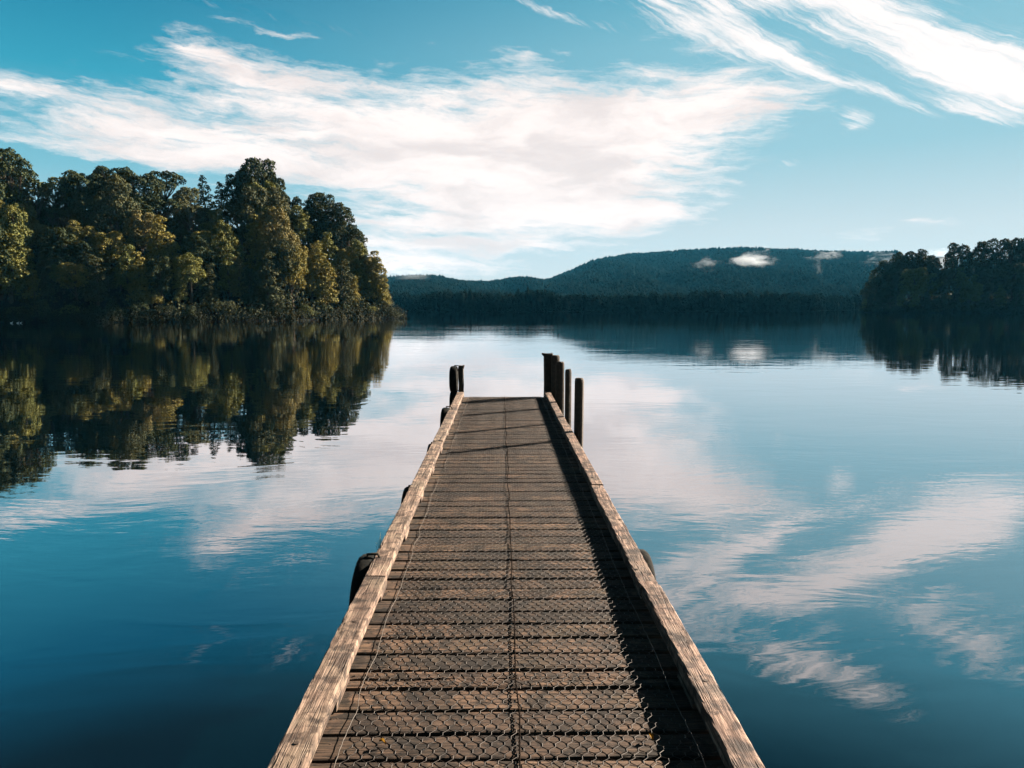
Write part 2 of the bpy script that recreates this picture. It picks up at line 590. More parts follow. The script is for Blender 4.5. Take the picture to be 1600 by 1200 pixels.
def vnoise(x, y, seed=0):
    """smooth value noise, numpy"""
    xi, yi = np.floor(x), np.floor(y)
    xf, yf = x - xi, y - yi
    def h(a, b):
        v = np.sin(a * 127.1 + b * 311.7 + seed * 74.7) * 43758.5453
        return v - np.floor(v)
    u, w = xf * xf * (3 - 2 * xf), yf * yf * (3 - 2 * yf)
    return (h(xi, yi) * (1 - u) + h(xi + 1, yi) * u) * (1 - w) + (h(xi, yi + 1) * (1 - u) + h(xi + 1, yi + 1) * u) * w


def far_z(a, r):
    te = np.interp(a, R_AZ, R_TE)
    rr = ridge_r(a)
    r0 = np.interp(a, S_AZ, S_R) + 14 * (vnoise(a * 60, a * 0 + 3) - .5)
    zr = te * rr + CAM.z - 20.0
    t = (r - r0) / (rr - r0)
    t1 = np.clip((t - 0.12) / 0.88, 0, 1)
    s = t1 * t1 * (3 - 2 * t1)
    s = .55 * s + .45 * t1
    base = WATER_Z + np.clip(t, -0.05, 0.12) * 35
    z = base + (zr - WATER_Z - 4.2) * s
    und = (vnoise(a * 30 + r * .003, r * .005, 2) - .5) * 46 * s * (1 - s) * 2.2
    after = np.clip((r - rr) / 600, 0, 1)
    return z + und - after * 60


az_g = np.linspace(D2R(-62), D2R(62), 420)
r_g = np.concatenate([np.linspace(380, 700, 70), np.linspace(712, 3100, 110)])
A, Rr = np.meshgrid(az_g, r_g)
Z = far_z(A, Rr)
hv = np.stack([np.sin(A) * Rr, np.cos(A) * Rr, Z], -1).reshape(-1, 3)
na, nr = len(az_g), len(r_g)
ii = np.arange(nr - 1)[:, None] * na + np.arange(na - 1)[None, :]
hf = np.stack([ii, ii + 1, ii + na + 1, ii + na], -1).reshape(-1, 4)
tag(link_mesh('hills', mesh_np('hills', hv, hf, True), M_FAR), kind='structure')

ICO_V = np.array([(0, 0, 1)] + [(.894 * math.cos(k * 1.2566), .894 * math.sin(k * 1.2566), .447) for k in range(5)]
                 + [(.894 * math.cos((k + .5) * 1.2566), .894 * math.sin((k + .5) * 1.2566), -.447) for k in range(5)] + [(0, 0, -1)])
ICO_F = np.array([(0, 1 + k, 1 + (k + 1) % 5) for k in range(5)] + [(1 + k, 6 + k, 1 + (k + 1) % 5) for k in range(5)]
                 + [(1 + (k + 1) % 5, 6 + k, 6 + (k + 1) % 5) for k in range(5)] + [(11, 6 + (k + 1) % 5, 6 + k) for k in range(5)])


def blob_trees(P, w, h, rng, jit=0.20):
    """many small faceted crowns merged: P base points, w radii, h heights"""
    n = len(P)
    V = np.repeat(ICO_V[None], n, 0) * (1 + (rng.random((n, 12, 1)) - .5) * 2 * jit)
    V[:, :, 0] *= w[:, None]
    V[:, :, 1] *= w[:, None]
    V[:, :, 2] = (V[:, :, 2] * .52 + .5) * h[:, None]
    V[:, 0, 2] += h * .12 * rng.random(n)
    V += P[:, None, :]
    Fc = ICO_F[None] + (np.arange(n) * 12)[:, None, None]
    return V.reshape(-1, 3), Fc.reshape(-1, 3)


rng = np.random.default_rng(11)
# far slope: crowns over everything the jetty can see, one wood that reads as a mass
nn = 60000
a = D2R(-14) + rng.random(nn) * D2R(42)
r0 = np.interp(a, S_AZ, S_R)
r = r0 + 10 + (ridge_r(a) + 25 - r0 - 10) * rng.random(nn) ** 0.9
z = far_z(a, r)
P = np.stack([np.sin(a) * r, np.cos(a) * r, z - 1.0], -1)
ks = np.clip(r / 1000, .85, 2.0)
hh = (4.5 + 5 * rng.random(nn) ** 1.6) * ks
v1, f1 = blob_trees(P, (1.7 + 1.5 * rng.random(nn)) * ks, hh, rng)
tag(link_mesh('far_forest', mesh_np('far_forest', v1, f1), M_FAR), 'dark blue green wooded slopes rising behind the far shore', 'forest', kind='stuff')

# lakeside wood: little leafy crowns in bands along the far shore
def leaf_quads(P, N, size, rng, jit=0.55, flat=1.0):
    n = len(P)
    N = N + rng.normal(size=(n, 3)) * jit
    N /= np.linalg.norm(N, axis=1, keepdims=True) + 1e-9
    T1 = np.cross(N, rng.normal(size=(n, 3)))
    T1 /= np.linalg.norm(T1, axis=1, keepdims=True) + 1e-9
    T2 = np.cross(N, T1)
    s = size * (0.55 + 0.9 * rng.random((n, 1)))
    a1, a2 = T1 * s * .5, T2 * s * .5 * flat
    b = N * s * .18
    V = np.stack([P - a1 - a2 * .5, P + a1 * .3 - a2 + b, P + a1 + a2 * .5, P - a1 * .3 + a2 + b], 1)
    Fc = np.arange(n * 4).reshape(n, 4)
    return V.reshape(-1, 3), Fc


def sphere_dirs(n, rng):
    d = rng.normal(size=(n, 3))
    return d / np.linalg.norm(d, axis=1, keepdims=True)


nt = 1500
a = np.concatenate([az_of(605) + rng.random(nt) * (az_of(1345) - az_of(605))])
r0 = np.interp(a, S_AZ, S_R) + 14 * (vnoise(a * 60, a * 0 + 3) - .5)
r = r0 + 3 + 60 * rng.random(nt) ** 1.5
z = far_z(a, r)
H = (6.2 + 5.0 * rng.random(nt) ** 1.5) * (0.62 + .40 * vnoise(a * 90, r * .05, 5) + .34 * vnoise(a * 22 + 5, a * 0, 6))
Wd = 1.5 + 1.5 * rng.random(nt)
K = 110
d = sphere_dirs(nt * K, rng).reshape(nt, K, 3)
bumpy = 0.72 + 0.28 * rng.random((nt, K, 1))
C = np.stack([np.sin(a) * r, np.cos(a) * r, z], -1)
scl = np.stack([Wd, Wd, H * .5], -1)[:, None, :]
pp = C[:, None, :] + d * scl * bumpy + np.array([0, 0, 1.0]) * (H * .5)[:, None, None]
v2, f2 = leaf_quads(pp.reshape(-1, 3), d.reshape(-1, 3), 0.85, rng)
v2b, f2b = blob_trees(C, Wd * .7, H * .92, rng)
o = link_mesh('lakeside_forest', mesh_np('lakeside_forest', v2, f2), M_FAR)
tag(o, 'low dark belt of trees along the far lake shore', 'forest', kind='stuff')
o = link_mesh('lakeside_thicket', mesh_np('lakeside_thicket', v2b, f2b), M_FAR)
tag(o, 'dense dark thicket inside the tree belt on the far shore', 'forest', kind='stuff')

# ------------------------------------------------------------------ tree prototypes (about 16 m tall, unit for scaling)
def surface_points(lobes, dens, rng, keep_in=0.80):
    C = np.array([l[0] for l in lobes], float)
    Rd = np.array([l[1] for l in lobes], float)
    P, N = [], []
    for i in range(len(lobes)):
        m = max(8, int(dens * Rd[i] ** 2))
        d = sphere_dirs(m, rng)
        d[:, 2] = np.where(d[:, 2] < -0.55, -d[:, 2], d[:, 2])
        rr = Rd[i] * (1 + 0.14 * rng.normal(size=(m, 1)))
        p = C[i] + d * rr * np.array([1, 1, .85])
        q = np.linalg.norm(p[:, None, :] - C[None], axis=2) / Rd[None]
        q[:, i] = 9
        ok = q.min(1) > keep_in
        P.append(p[ok])
        N.append(d[ok])
    return np.concatenate(P), np.concatenate(N)


def sub_lobes(c, R, n, rng, rad=(0.34, 0.55)):
    """knobbly surface: small lobes over a big one"""
    out = [(c, R * .82)]
    for _ in range(n):
        d = sphere_dirs(1, rng)[0]
        if d[2] < -.4:
            d[2] *= -1
        out.append((c + d * R * .78, R * (rad[0] + (rad[1] - rad[0]) * rng.random())))
    return out


def make_crown(kind, seed):
    rng = np.random.default_rng(seed)
    lobes, limbs = [], []
    if kind == 'broad':      # rounded, heavy cauliflower crown
        for i in range(17):
            t = (i + rng.random()) / 17
            zc = 5.0 + 9.2 * t
            env = 4.3 * math.sqrt(max(0.05, 1 - ((t - .42) / .66) ** 2))
            a = i * 2.4 + rng.random()
            c = np.array([math.cos(a) * env * (.55 + .3 * rng.random()), math.sin(a) * env * (.55 + .3 * rng.random()), zc])
            R = 1.35 + 1.0 * rng.random()
            lobes += sub_lobes(c, R, 9, rng)
            limbs.append(c)
        dens, size = 120, 0.34
    elif kind == 'column':   # narrow, draped with climbers down to the ground
        for i in range(18):
            t = (i + rng.random()) / 18
            zc = 1.0 + 13.6 * t
            env = 2.0 * (1.05 - .55 * t) * (.7 + .6 * rng.random())
            a = i * 2.2 + rng.random()
            c = np.array([math.cos(a) * env * .7, math.sin(a) * env * .7, zc])
            R = (1.0 + .75 * rng.random()) * (1.15 - .45 * t)
            lobes += sub_lobes(c, R, 9, rng)
        dens, size = 125, 0.32
    elif kind == 'emergent':  # tall, open, umbrella-like clumps on visible limbs
        for i in range(13):
            t = rng.random() ** .7
            zc = 8.2 + 6.8 * t
            env = 3.9 * math.sqrt(max(.04, 1 - ((t - .35) / .75) ** 2))
            a = i * 2.4 + rng.random()
            c = np.array([math.cos(a) * env * .85, math.sin(a) * env * .85, zc])
            R = .95 + .7 * rng.random()
            limbs.append(c)
            for l in sub_lobes(c, R, 8, rng, (.3, .5)):
                lobes.append((np.array([l[0][0], l[0][1], c[2] + (l[0][2] - c[2]) * .6]), l[1] * .9))
        dens, size = 125, 0.31
    elif kind == 'conifer':  # ragged spire
        for i in range(34):
            t = (i + rng.random()) / 34
            zc = 4.5 + 11.3 * t
            env = 2.7 * (1 - t) ** .8 + .25
            a = i * 2.4
            q = (.35 + .65 * rng.random())
            c = np.array([math.cos(a) * env * q, math.sin(a) * env * q, zc])
            lobes.append((c, .38 + .75 * (1 - t) * (.5 + .5 * rng.random())))
            if rng.random() < .6:
                lobes.append((c * np.array([1.3, 1.3, 1]) - np.array([0, 0, .25]), .35 + .3 * (1 - t)))
        dens, size = 140, 0.30
    else:                    # low bush
        for i in range(8):
            a = i * 2.4
            c = np.array([math.cos(a) * 1.9 * rng.random() * 1.3, math.sin(a) * 1.9 * rng.random() * 1.3, 1.0 + 1.9 * rng.random()])
            lobes += sub_lobes(c, 1.1 + .6 * rng.random(), 8, rng)
        dens, size = 90, 0.24
    P, N = surface_points(lobes, dens, rng)
    P[:, 2] = np.maximum(P[:, 2], .1)
    v, f = leaf_quads(P, N, size, rng)
    crown = mesh_np('crown', v, f)
    tb = MB()
    top = 3.0 if kind == 'bush' else 13.0
    k = 0 if kind == 'bush' else 1
    pts = [(.25 * math.sin(i * 1.3 + seed) * k, .2 * math.cos(i * 1.7 + seed) * k, -1.2 + (top + 1.2) * i / 6) for i in range(7)]
    r0 = .12 if kind == 'bush' else .42
    tb.tube(pts, [r0 * (1 - .13 * i) for i in range(7)], 7)
    for c in limbs:
        zb = max(3.5, c[2] - 3.2)
        i = min(6, int(zb / top * 6))
        b = Vector(pts[i])
        m = b.lerp(Vector(c), .5) + Vector((0, 0, -.4))
        tb.tube([b, m, Vector(c)], [.17, .11, .05], 5)
    me = bpy.data.meshes.new('trunk')
    me.from_pydata(tb.v, [], tb.f)
    me.update()
    me.materials.append(M_BARK)
    return crown, me


PROTO = {}
for kind, seeds in (('broad', (1, 2, 3)), ('column', (4, 5, 6)), ('emergent', (7, 8)), ('conifer', (9,)), ('bush', (10, 11))):
    PROTO[kind] = [make_crown(kind, s) for s in seeds]
    for c, t in PROTO[kind]:
        c.materials.append(M_LEAF)
NATURAL = {'broad': (15.6, 5.0), 'column': (15.6, 2.8), 'emergent': (16.0, 4.6), 'conifer': (16.2, 2.7), 'bush': (3.6, 2.6)}
TONES = {'golden': (0.112, 0.104, 0.032), 'olive': (0.068, 0.076, 0.025), 'brownish': (0.086, 0.080, 0.034), 'dark green': (0.019, 0.027, 0.012), 'grey green': (0.036, 0.042, 0.021)}
KIND_NAME = {'broad': 'broadleaf_tree', 'column': 'vine_clad_tree', 'emergent': 'tall_canopy_tree', 'conifer': 'conifer_tree', 'bush': 'shrub'}
TREES = []


def place_tree(kind, x, y, z0, height, radius, tone, group, row, rnd):
    i = rnd.randrange(len(PROTO[kind]))
    crown, trunk = PROTO[kind][i]
    nh, nr = NATURAL[kind]
    root = empty(KIND_NAME[kind], (x, y, z0))
    root.rotation_euler = (0, 0, rnd.random() * 6.28)
    root.scale = (radius / nr, radius / nr, height / nh)
    c = link_mesh('crown', crown, parent=root)
    t = link_mesh('trunk', trunk, parent=root)
    tn = TONES[tone]
    k = 0.85 + .3 * rnd.random()
    c.color = (tn[0] * k, tn[1] * k, tn[2] * k, 1)
    TREES.append((root, kind, tone, group, row, az_of_xy(x, y)))
    return root


def az_of_xy(x, y):
    return math.atan2(x, y)


# ------------------------------------------------------------------ left headland
LS = [(-260, 60), (-170, 110), (-118, 137), (-96, 147), (-78, 152), (-62, 160), (-48, 172), (-38, 186), (-27.2, 199), (-33, 214), (-60, 240), (-140, 270), (-300, 280)]
LSa = np.array(LS, float)


def seg_dist(px, py, poly):
    """signed distance to a closed polygon (positive inside)"""
    x, y = np.asarray(px, float), np.asarray(py, float)
    dmin = np.full(x.shape, 1e9)
    inside = np.zeros(x.shape, bool)
    n = len(poly)
    for i in range(n):
        x0, y0 = poly[i]
        x1, y1 = poly[(i + 1) % n]
        ex, ey = x1 - x0, y1 - y0
        t = np.clip(((x - x0) * ex + (y - y0) * ey) / (ex * ex + ey * ey), 0, 1)
        dmin = np.minimum(dmin, np.hypot(x - x0 - t * ex, y - y0 - t * ey))
        c = ((y0 > y) != (y1 > y)) & (x < (x1 - x0) * (y - y0) / (y1 - y0 + 1e-12) + x0)
        inside ^= c
    return np.where(inside, dmin, -dmin)


def head_z(x, y):
    d = seg_dist(x, y, LS)
    s = np.clip(d, -4, 60)
    return WATER_Z + 0.25 + np.where(s < 0, s * .3, 25 * (1 - np.exp(-s / 22.0)) + s * .05) + (vnoise(np.asarray(x) * .12, np.asarray(y) * .12, 4) - .5) * 1.2 * (s > 2)


def ground_patch(name, x0, x1, y0, y1, step, fz):
    xs, ys = np.arange(x0, x1 + step, step), np.arange(y0, y1 + step, step)
    X, Y = np.meshgrid(xs, ys)
    Zg = fz(X, Y)
    v = np.stack([X, Y, Zg], -1).reshape(-1, 3)
    na_, nr_ = len(xs), len(ys)
    ii = np.arange(nr_ - 1)[:, None] * na_ + np.arange(na_ - 1)[None, :]
    f = np.stack([ii, ii + 1, ii + na_ + 1, ii + na_], -1).reshape(-1, 4)
    zf = v[:, 2][f].max(1)
    f = f[zf > WATER_Z - 1.2]
    return tag(link_mesh(name, mesh_np(name, v, f, True), M_SOIL), kind='structure')


ground_patch('ground', -300, -20, 50, 290, 4.0, head_z)

SKYL = [(-60, 225), (0, 226), (30, 240), (50, 270), (75, 292), (95, 273), (125, 277), (150, 270), (165, 262), (190, 258), (215, 270), (235, 272), (262, 266),
        (285, 290), (305, 305), (335, 302), (365, 298), (378, 266), (405, 251), (430, 266), (450, 294), (480, 308), (505, 303), (530, 322), (550, 350),
        (565, 385), (585, 410), (600, 440), (612, 480), (622, 495)]
SKX = np.array([az_of(x) for x, y in SKYL])
SKT = np.array([tan_el(x, y) for x, y in SKYL])


def top_z(x, y, frac=1.0):
    a_, r_ = math.atan2(x, y), math.hypot(x, y)
    te = float(np.interp(a_, SKX, SKT))
    return WATER_Z + (te * r_ + CAM.z - WATER_Z) * frac


rd = random.Random(5)


def put(px, r_, kind, tone, row, frac=None, top=None, rad=None, z0=None, fz=head_z, group='trees on the left headland'):
    a_ = az_of(px)
    x, y = math.sin(a_) * r_, math.cos(a_) * r_
    g = float(fz(np.array([x]), np.array([y]))[0]) if z0 is None else z0
    g = max(g, WATER_Z)
    if top is not None:
        zt = tan_el(px, top) * r_ + CAM.z
    else:
        zt = top_z(x, y, frac)
    h = zt - g
    h = max(2.0 if kind == 'bush' else 4.0, h)
    if rad is None:
        rad = NATURAL[kind][1] * (0.8 + .35 * rd.random()) * (h / NATURAL[kind][0]) ** .5
    if kind != 'bush':
        rad = min(rad * 1.2, NATURAL[kind][1] * 1.25 * h / NATURAL[kind][0])
    return place_tree(kind, x, y, g, h, rad, tone, group, row, rd)


def shore_r(px, back=0.0):
    """distance along the azimuth of px to the left headland's shoreline"""
    a_ = az_of(px)
    rr = np.arange(90, 260, .5)
    dd = seg_dist(np.sin(a_) * rr, np.cos(a_) * rr, LS)
    k = np.argmax(dd > 0)
    return rr[k] + back


GL = 'trees on the left headland'
# skyline trees, one for each head that stands out against the sky
for px, top, kind, tone, rad, back in (
        (-30, 226, 'broad', 'dark green', 5.0, 14), (4, 224, 'emergent', 'dark green', 5.2, 18), (36, 246, 'emergent', 'dark green', 4.0, 16), (66, 286, 'emergent', 'grey green', 3.4, 18), (98, 272, 'emergent', 'olive', 3.6, 22),
        (122, 276, 'broad', 'grey green', 2.6, 24), (148, 270, 'broad', 'dark green', 4.4, 20), (188, 257, 'emergent', 'dark green', 4.2, 26), (168, 266, 'broad', 'dark green', 3.0, 28), (226, 270, 'broad', 'dark green', 4.6, 24),
        (266, 265, 'emergent', 'dark green', 4.4, 30), (298, 294, 'broad', 'grey green', 3.0, 26), (325, 273, 'conifer', 'dark green', 2.5, 30), (352, 283, 'conifer', 'dark green', 2.6, 32),
        (383, 272, 'broad', 'dark green', 3.6, 32), (406, 250, 'broad', 'dark green', 5.0, 32), (433, 272, 'broad', 'dark green', 4.0, 30), (456, 296, 'emergent', 'dark green', 3.2, 28),
        (484, 309, 'conifer', 'grey green', 2.2, 24), (506, 303, 'broad', 'dark green', 3.6, 22), (532, 322, 'broad', 'dark green', 3.8, 18), (547, 350, 'emergent', 'dark green', 3.6, 14)):
    put(px, shore_r(min(px, 590)) + back, kind, tone, 'skyline', top=top, rad=rad)
# upper slope
for i, px in enumerate(range(-60, 575, 19)):
    k = rd.choice(['broad', 'broad', 'emergent', 'column'])
    put(px + rd.uniform(-6, 6), shore_r(max(min(px, 585), -60)) + rd.uniform(17, 24), k, rd.choice(['dark green', 'dark green', 'grey green', 'olive']), 'upper slope',
        frac=rd.uniform(.80, .95), rad=rd.uniform(3.2, 4.4) if k != 'column' else rd.uniform(2.4, 3.2))
# middle slope
for i, px in enumerate(range(-60, 585, 22)):
    k = rd.choice(['broad', 'column', 'column', 'broad'])
    put(px + rd.uniform(-7, 7), shore_r(max(min(px, 590), -60)) + rd.uniform(9, 16), k, rd.choice(['olive', 'golden', 'golden', 'brownish', 'dark green']), 'middle slope',
        frac=rd.uniform(.56, .78), rad=rd.uniform(2.6, 4.2) if k == 'broad' else rd.uniform(2.0, 3.0))
# waterline
px = -50
while px < 592:
    k = rd.choice(['column', 'column', 'broad'])
    put(px, shore_r(max(px, -50)) + rd.uniform(1.5, 6.5), k, rd.choice(['golden', 'olive', 'brownish', 'golden', 'grey green', 'dark green']), 'waterline',
        frac=rd.uniform(.34, .60), rad=rd.uniform(2.4, 3.9))
    px += rd.uniform(12, 19)
# the tip: the crowns step down to the water
for px, top, kind, tone, rad, back in ((563, 372, 'column', 'olive', 3.0, 8), (574, 400, 'broad', 'brownish', 3.0, 8), (589, 392, 'column', 'golden', 2.3, 4), (598, 428, 'column', 'golden', 2.4, 3), (606, 452, 'column', 'brownish', 2.2, 3)):
    put(px, shore_r(min(px, 603)) + back, kind, tone, 'tip', top=top, rad=rad)
for px in (600, 607, 577, 540, 508, 470, 430, 395, 350, 300, 262, 222, 178, 140, 100, 62, 25):
    put(px + rd.uniform(-5, 5), shore_r(min(px, 600)) + .3, 'bush', rd.choice(['grey green', 'olive', 'dark green', 'dark green']), 'waterside shrubs', top=480 + rd.uniform(-8, 6), rad=rd.uniform(1.6, 2.8))

# undergrowth filling the headland
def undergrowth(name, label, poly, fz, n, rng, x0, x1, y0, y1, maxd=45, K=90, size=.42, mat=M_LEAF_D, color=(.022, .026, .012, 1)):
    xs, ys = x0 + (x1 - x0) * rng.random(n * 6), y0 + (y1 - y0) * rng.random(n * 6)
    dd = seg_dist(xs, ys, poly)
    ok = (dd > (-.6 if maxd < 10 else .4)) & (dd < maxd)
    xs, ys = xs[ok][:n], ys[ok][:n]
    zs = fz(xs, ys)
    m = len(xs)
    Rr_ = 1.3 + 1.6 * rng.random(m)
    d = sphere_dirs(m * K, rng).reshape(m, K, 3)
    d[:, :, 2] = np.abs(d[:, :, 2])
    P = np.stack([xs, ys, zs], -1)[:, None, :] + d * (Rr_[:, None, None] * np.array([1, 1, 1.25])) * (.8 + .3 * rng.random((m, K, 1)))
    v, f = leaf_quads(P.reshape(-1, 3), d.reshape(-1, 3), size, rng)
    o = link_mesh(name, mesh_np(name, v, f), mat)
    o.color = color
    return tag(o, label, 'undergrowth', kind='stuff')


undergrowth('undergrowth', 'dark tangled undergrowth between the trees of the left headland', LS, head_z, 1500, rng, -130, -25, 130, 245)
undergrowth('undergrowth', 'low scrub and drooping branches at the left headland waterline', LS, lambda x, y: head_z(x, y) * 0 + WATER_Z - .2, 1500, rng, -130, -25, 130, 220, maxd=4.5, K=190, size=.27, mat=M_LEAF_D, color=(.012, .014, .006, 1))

# ------------------------------------------------------------------ right headland
RS = [(212, 372), (232, 352), (268, 338), (330, 325), (430, 300), (640, 280), (700, 420), (520, 470), (330, 450), (240, 410)]
# first point sits at the dark tip seen right of centre
_a = az_of(1346)
RS[0] = (math.sin(_a) * 395, math.cos(_a) * 395)
RS[1] = (RS[0][0] + 14, RS[0][1] - 22)


def rhead_z(x, y):
    s = np.clip(seg_dist(x, y, RS), -4, 60)
    return WATER_Z + 0.25 + np.where(s < 0, s * .3, 9 * (1 - np.exp(-s / 25.0)))


ground_patch('ground', 150, 710, 270, 480, 6.0, rhead_z)
GR = 'trees on the right headland'


def rshore(px):
    a_ = az_of(px)
    rr = np.arange(250, 600, 1.0)
    dd = seg_dist(np.sin(a_) * rr, np.cos(a_) * rr, RS)
    return rr[int(np.argmax(dd > 0))]


for px, top, kind, tone, rad, back in ((1384, 408, 'broad', 'dark green', 6.0, 14), (1406, 396, 'broad', 'dark green', 6.5, 22), (1428, 391, 'broad', 'dark green', 6.0, 26), (1448, 402, 'broad', 'dark green', 5.0, 20), (1492, 383, 'broad', 'dark green', 5.4, 20),
                                       (1533, 377, 'broad', 'dark green', 5.6, 24), (1572, 373, 'broad', 'dark green', 5.6, 26), (1598, 369, 'broad', 'dark green', 6.5, 26), (1630, 370, 'emergent', 'dark green', 6.5, 28), (1665, 368, 'broad', 'dark green', 7.5, 28)):
    put(px, rshore(px) + back, kind, tone, 'skyline', top=top, rad=rad, fz=rhead_z, group=GR)
for px, top, rad in ((1362, 440, 5.0), (1378, 432, 6.0), (1400, 425, 6.5), (1425, 420, 6.5), (1450, 428, 5.5), (1472, 420, 5.0), (1498, 418, 5.5), (1518, 428, 5.0), (1540, 420, 5.5), (1560, 424, 5.5), (1580, 412, 6.5), (1606, 414, 6.5), (1640, 405, 7)):
    put(px, rshore(px) + rd.uniform(8, 13), rd.choice(['broad', 'column', 'broad']), rd.choice(['dark green', 'olive', 'grey green']), 'middle slope', top=top, rad=rad * .9, fz=rhead_z, group=GR)
for px, top in ((1351, 466), (1360, 458), (1373, 452), (1390, 450), (1408, 452), (1428, 446), (1448, 455), (1470, 444), (1492, 450), (1515, 440), (1540, 452), (1562, 445), (1588, 440), (1612, 445)):
    put(px, rshore(px) + rd.uniform(2, 5), rd.choice(['broad', 'column', 'column']), rd.choice(['dark green', 'dark green', 'olive']), 'waterline', top=top, rad=rd.uniform(3.6, 5.2), fz=rhead_z, group=GR)
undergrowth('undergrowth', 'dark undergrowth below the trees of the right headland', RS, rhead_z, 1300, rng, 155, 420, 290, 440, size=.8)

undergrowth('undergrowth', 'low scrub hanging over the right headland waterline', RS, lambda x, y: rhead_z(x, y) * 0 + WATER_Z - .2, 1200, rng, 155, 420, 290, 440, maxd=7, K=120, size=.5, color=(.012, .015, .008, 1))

# ------------------------------------------------------------------ labels of the trees: look first, then the place in its row
ONES = ['', 'first', 'second', 'third', 'fourth', 'fifth', 'sixth', 'seventh', 'eighth', 'ninth', 'tenth', 'eleventh', 'twelfth', 'thirteenth', 'fourteenth',
        'fifteenth', 'sixteenth', 'seventeenth', 'eighteenth', 'nineteenth']
ORD = [ONES[i] if i < 20 else ({2: 'twentieth', 3: 'thirtieth', 4: 'fortieth', 5: 'fiftieth'}[i // 10] if i % 10 == 0 else
       {2: 'twenty', 3: 'thirty', 4: 'forty', 5: 'fifty'}[i // 10] + '-' + ONES[i % 10]) for i in range(1, 60)]
LOOK = {'broad': 'rounded tree', 'column': 'vine draped tree', 'emergent': 'open crowned tree', 'conifer': 'pointed conifer', 'bush': 'low bush'}
ROWW = {'skyline': 'on the {s} headland skyline', 'upper slope': 'high on the {s} headland', 'middle slope': 'halfway up the {s} headland',
        'waterline': 'at the {s} headland waterline', 'tip': 'at the {s} headland tip', 'waterside shrubs': 'along the {s} headland shore'}
rows = {}
for t in TREES:
    rows.setdefault((t[3], t[4]), []).append(t)
for (g, row), ts in rows.items():
    ts.sort(key=lambda t: t[5])
    s = 'left' if 'left' in g else 'right'
    for i, t in enumerate(ts):
        lab = '%s %s %s, %s from the left' % (t[2], LOOK[t[1]], ROWW[row].format(s=s), ORD[i])
        tag(t[0], lab, 'shrub' if t[1] == 'bush' else 'tree', g)

# ------------------------------------------------------------------ mist clinging to the far hills
def mist(px, py, dist, wpx, hpx, dens, seed, label, rot=0.0):
    """a small cloud: lumpy closed body filled with a noisy volume"""
    a_ = az_of(px, py)
    rr_ = np.arange(480, 2700, 5.0)
    hit = (far_z(np.full(len(rr_), a_), rr_) + 14 - CAM.z) / rr_ > tan_el(px, py + hpx * .45)
    dist = float(rr_[int(np.argmax(hit))]) - 40 if hit.any() else 1650
    c = Vector((math.sin(a_) * dist, math.cos(a_) * dist, tan_el(px, py) * dist + CAM.z))
    w, h = wpx / F_PX * dist * .72, hpx / F_PX * dist * .72
    r_ = np.random.default_rng(seed)
    n, m = 20, 12
    vs, fs = [(0, 0, -1.0)], []
    for j in range(1, m):
        for i in range(n):
            th, ph = math.pi * j / m, 2 * math.pi * i / n
            k = 1 + .18 * math.sin(3 * ph + seed) * math.sin(th) + .1 * math.sin(5 * ph + 2 * th + seed)
            vs.append((math.sin(th) * math.cos(ph) * k, math.sin(th) * math.sin(ph) * k, -math.cos(th)))
    vs.append((0, 0, 1.0))
    for i in range(n):
        fs.append((0, 1 + (i + 1) % n, 1 + i))
        for j in range(m - 2):
            b0, b1 = 1 + j * n, 1 + (j + 1) * n
            fs.append((b0 + i, b0 + (i + 1) % n, b1 + (i + 1) % n, b1 + i))
        fs.append((len(vs) - 1, 1 + (m - 2) * n + i, 1 + (m - 2) * n + (i + 1) % n))
    me = bpy.data.meshes.new('mist_cloud')
    me.from_pydata(vs, [], fs)
    me.update()

    def b(T, out):
        co = T.new('ShaderNodeTexCoord').outputs['Object']
        n_ = T.noise(T.vmath('ADD', co, (seed * 3.1, 0, 0)), 1.9, 5, 0.65, 0.6)
        ln = T.new('ShaderNodeVectorMath', operation='LENGTH')
        T.put(ln.inputs[0], co)
        fall = T.smooth(ln.outputs['Value'], 0.0, 1.0, 1.0, 0.0)
        dd = T.math('ADD', fall, T.math('MULTIPLY_ADD', n_, 4.2, -2.75))
        dd = T.math('MULTIPLY', T.math('MAXIMUM', dd, 0.0), dens * .45)
        v = T.new('ShaderNodeVolumePrincipled')
        v.inputs['Color'].default_value = (0.80, 0.88, 0.98, 1)
        T.put(v.inputs['Density'], dd)
        v.inputs['Anisotropy'].default_value = 0.0
        T.put(out.inputs['Volume'], v.outputs[0])
    o = link_mesh('mist_cloud', me, material('mist', b))
    o.location = c
    o.scale = (w, w * .6, h)
    o.rotation_euler = (0, D2R(rot), -a_)
    return tag(o, label, 'mist cloud', 'patches of mist on the far hills')


mist(1174, 402, 1020, 76, 36, 0.10, 1, 'largest bright mist patch near the top of the far hill')
mist(1103, 412, 1010, 46, 22, 0.05, 2, 'small mist patch on the far hill left of the brightest one')
mist(1292, 399, 1030, 46, 20, 0.07, 3, 'flat mist patch under the hilltop left of the right headland')
mist(1278, 417, 1000, 16, 30, 0.05, 4, 'thin mist streak hanging below the flat patch on the hill')
mist(1380, 404, 1000, 60, 18, 0.05, 5, 'faint mist patch on the hill beside the right headland trees')
mist(1470, 404, 1000, 70, 34, 0.07, 6, 'mist bank showing between the right headland treetops')
mist(640, 420, 790, 150, 42, 0.022, 7, 'pale mist bank lying over the low hill beside the left headland')

# ------------------------------------------------------------------ haze over the lake
hz = MB()
hz.box(LX0 - 5, LX1 + 5, LY0 - 5, LY1 + 5, WATER_Z - 3.0, 228)


def b_haze(T, out):
    v = T.new('ShaderNodeVolumePrincipled')
    v.inputs['Color'].default_value = (0.09, 0.58, 1.0, 1)
    v.inputs['Density'].default_value = 0.000030
    v.inputs['Anisotropy'].default_value = 0.0
    T.put(out.inputs['Volume'], v.outputs[0])


